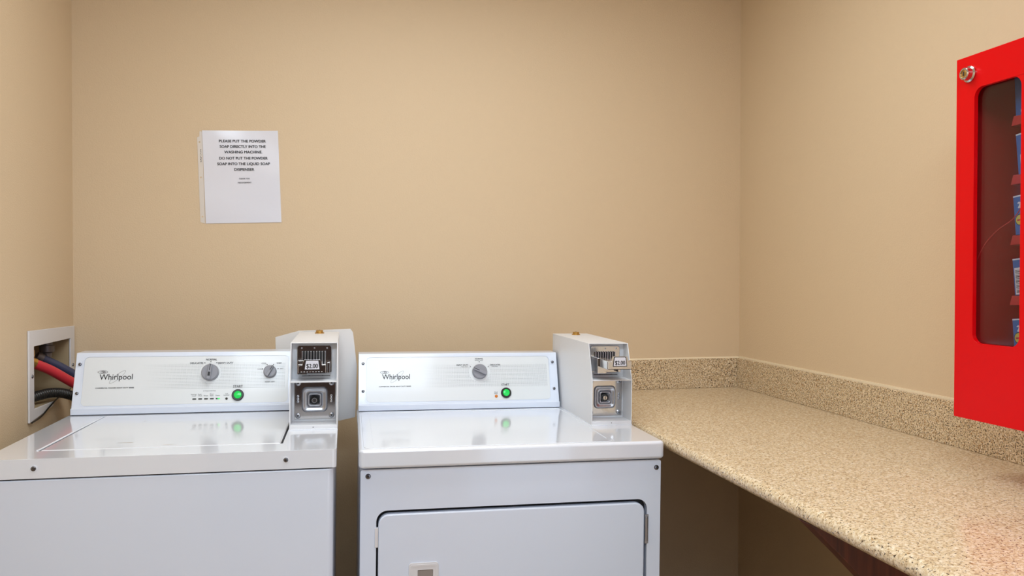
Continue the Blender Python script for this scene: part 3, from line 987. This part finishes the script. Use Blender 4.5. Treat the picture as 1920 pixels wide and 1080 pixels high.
b = B(RW @ T(-52.72, 66.68))
b.lathe([(.62, 0), (.62, .12), (.5, .2), (.46, .55), (.40, .6), (.30, .6), (.28, .5)], 28, M['chrome'])
b.lathe([(.28, .5), (.28, .56), (.2, .58)], 24, M['brass'])
b.box(-.05, .05, -.17, .17, .575, .6, M['ink'])
b.build('cabinet_lock', None, dd_, recalc=False, label='round chrome key lock')
# ledges that carry the packets
lz = [63.0, 58.62, 54.12, 49.62, 45.42]
for k, z_ in enumerate(lz):
    b = B()
    if k < 4:
        b._poly([(49.2, 47.6, z_ - .5), (49.2, 50.72, z_ - .62), (49.2, 50.5, z_ + .12), (49.2, 47.6, z_ + .0),
                 (52.5, 47.6, z_ - .5), (52.5, 51.0, z_ - .62), (52.5, 50.75, z_ + .12), (52.5, 47.6, z_ + .0)],
                [(0, 1, 2, 3), (7, 6, 5, 4), (0, 4, 5, 1), (1, 5, 6, 2), (2, 6, 7, 3), (3, 7, 4, 0)])
        b.build('packet_ledge', M['redledge'], t, bev=.05)
b = B()
b.tube(spline([(48.0, 52.85, 52.0), (48.0, 51.8, 53.6), (48.0, 50.55, 54.65), (48.0, 49.1, 55.45), (48.0, 48.0, 56.9)], 8), .035, 6)
b.build('pane_curve', M['redledge'], t)  # thin reddish curve just inside the window pane
specs = [(63.1, 3.6, 'text', 'blue soap packet with dark script lettering, topmost behind the cabinet glass'),
         (58.7, 3.1, 'white', 'blue soap packet with a white lower label, second from the top behind the cabinet glass'),
         (54.2, 3.0, 'emblem', 'blue soap packet with a yellow emblem, in the middle of the cabinet column'),
         (49.7, 2.8, 'bar', 'blue soap packet with a barcode, fourth from the top behind the cabinet glass'),
         (45.4, 2.6, 'emblem', 'blue soap packet with a yellow emblem, lowest behind the cabinet glass')]
for k, (z_, h_, kind, lab) in enumerate(specs):
    t2 = thing('soap_packet', lab, 'soap packet', group='soap packets in the red cabinet')
    F = frame((49.5, 0, 0), (0, -1, 0), (0, 0, 1), (-1, 0, 0)) @ Matrix.Translation(((-50.6, -50.3, -50.5, -50.52, -50.5)[k], z_ + .0, 0)) @ Matrix.Rotation(radians(5.5 if k else 3), 4, 'Z')
    b = B(F)
    b.plate([(0, .05), (2.6, -.12), (2.6, h_), (0, h_)], -2.0, 0)
    b.build('carton', M['bluebox'], t2, bev=.03)
    b = B(F)
    b.box(.02, 2.58, h_ - .12, h_ - .02, 0, .012, M['whiteink'])
    if kind == 'text':
        b.text('Snuggle', .78, h_ * .58, .40, .02, rot=-pi / 2, bold=.05, width=2.3, shear=.2, m=M['whiteink'])
        b.text('Snuggle', .78, h_ * .58, .40, .024, rot=-pi / 2, bold=.012, width=2.25, shear=.2, m=M['darkblue'])
        b.text('2', .5, .35, .25, .02, rot=-pi / 2, bold=.02, m=M['whiteink'])
    if kind == 'white':
        b.plate([(.28, .1), (2.5, .1), (2.5, 1.5), (.28, 1.5)], 0, .012, m=M['whiteink'])
    if kind == 'bar':
        b.plate([(.12, .1), (1.5, .1), (1.5, 2.1), (.12, 2.1)], 0, .012, m=M['whiteink'])
        for q_ in range(14):
            b.box(.2, 1.2, .25 + q_ * .125, .25 + q_ * .125 + (.04 if q_ % 3 else .07), .012, .018, M['ink'])
    if kind == 'emblem':
        b.text('2', .55, h_ - .95, .42, .02, bold=.05, m=M['whiteink'])
        b.lathe([(.42, .0), (.42, .014)], 24, M['ink'], T(.5, 1.15))
        b.lathe([(.37, .0), (.37, .02)], 24, M['yellowink'], T(.5, 1.15))
        b.box(.25, .75, 1.08, 1.2, .02, .026, M['redledge'])
    b.build('carton_print', None, t2, recalc=False)
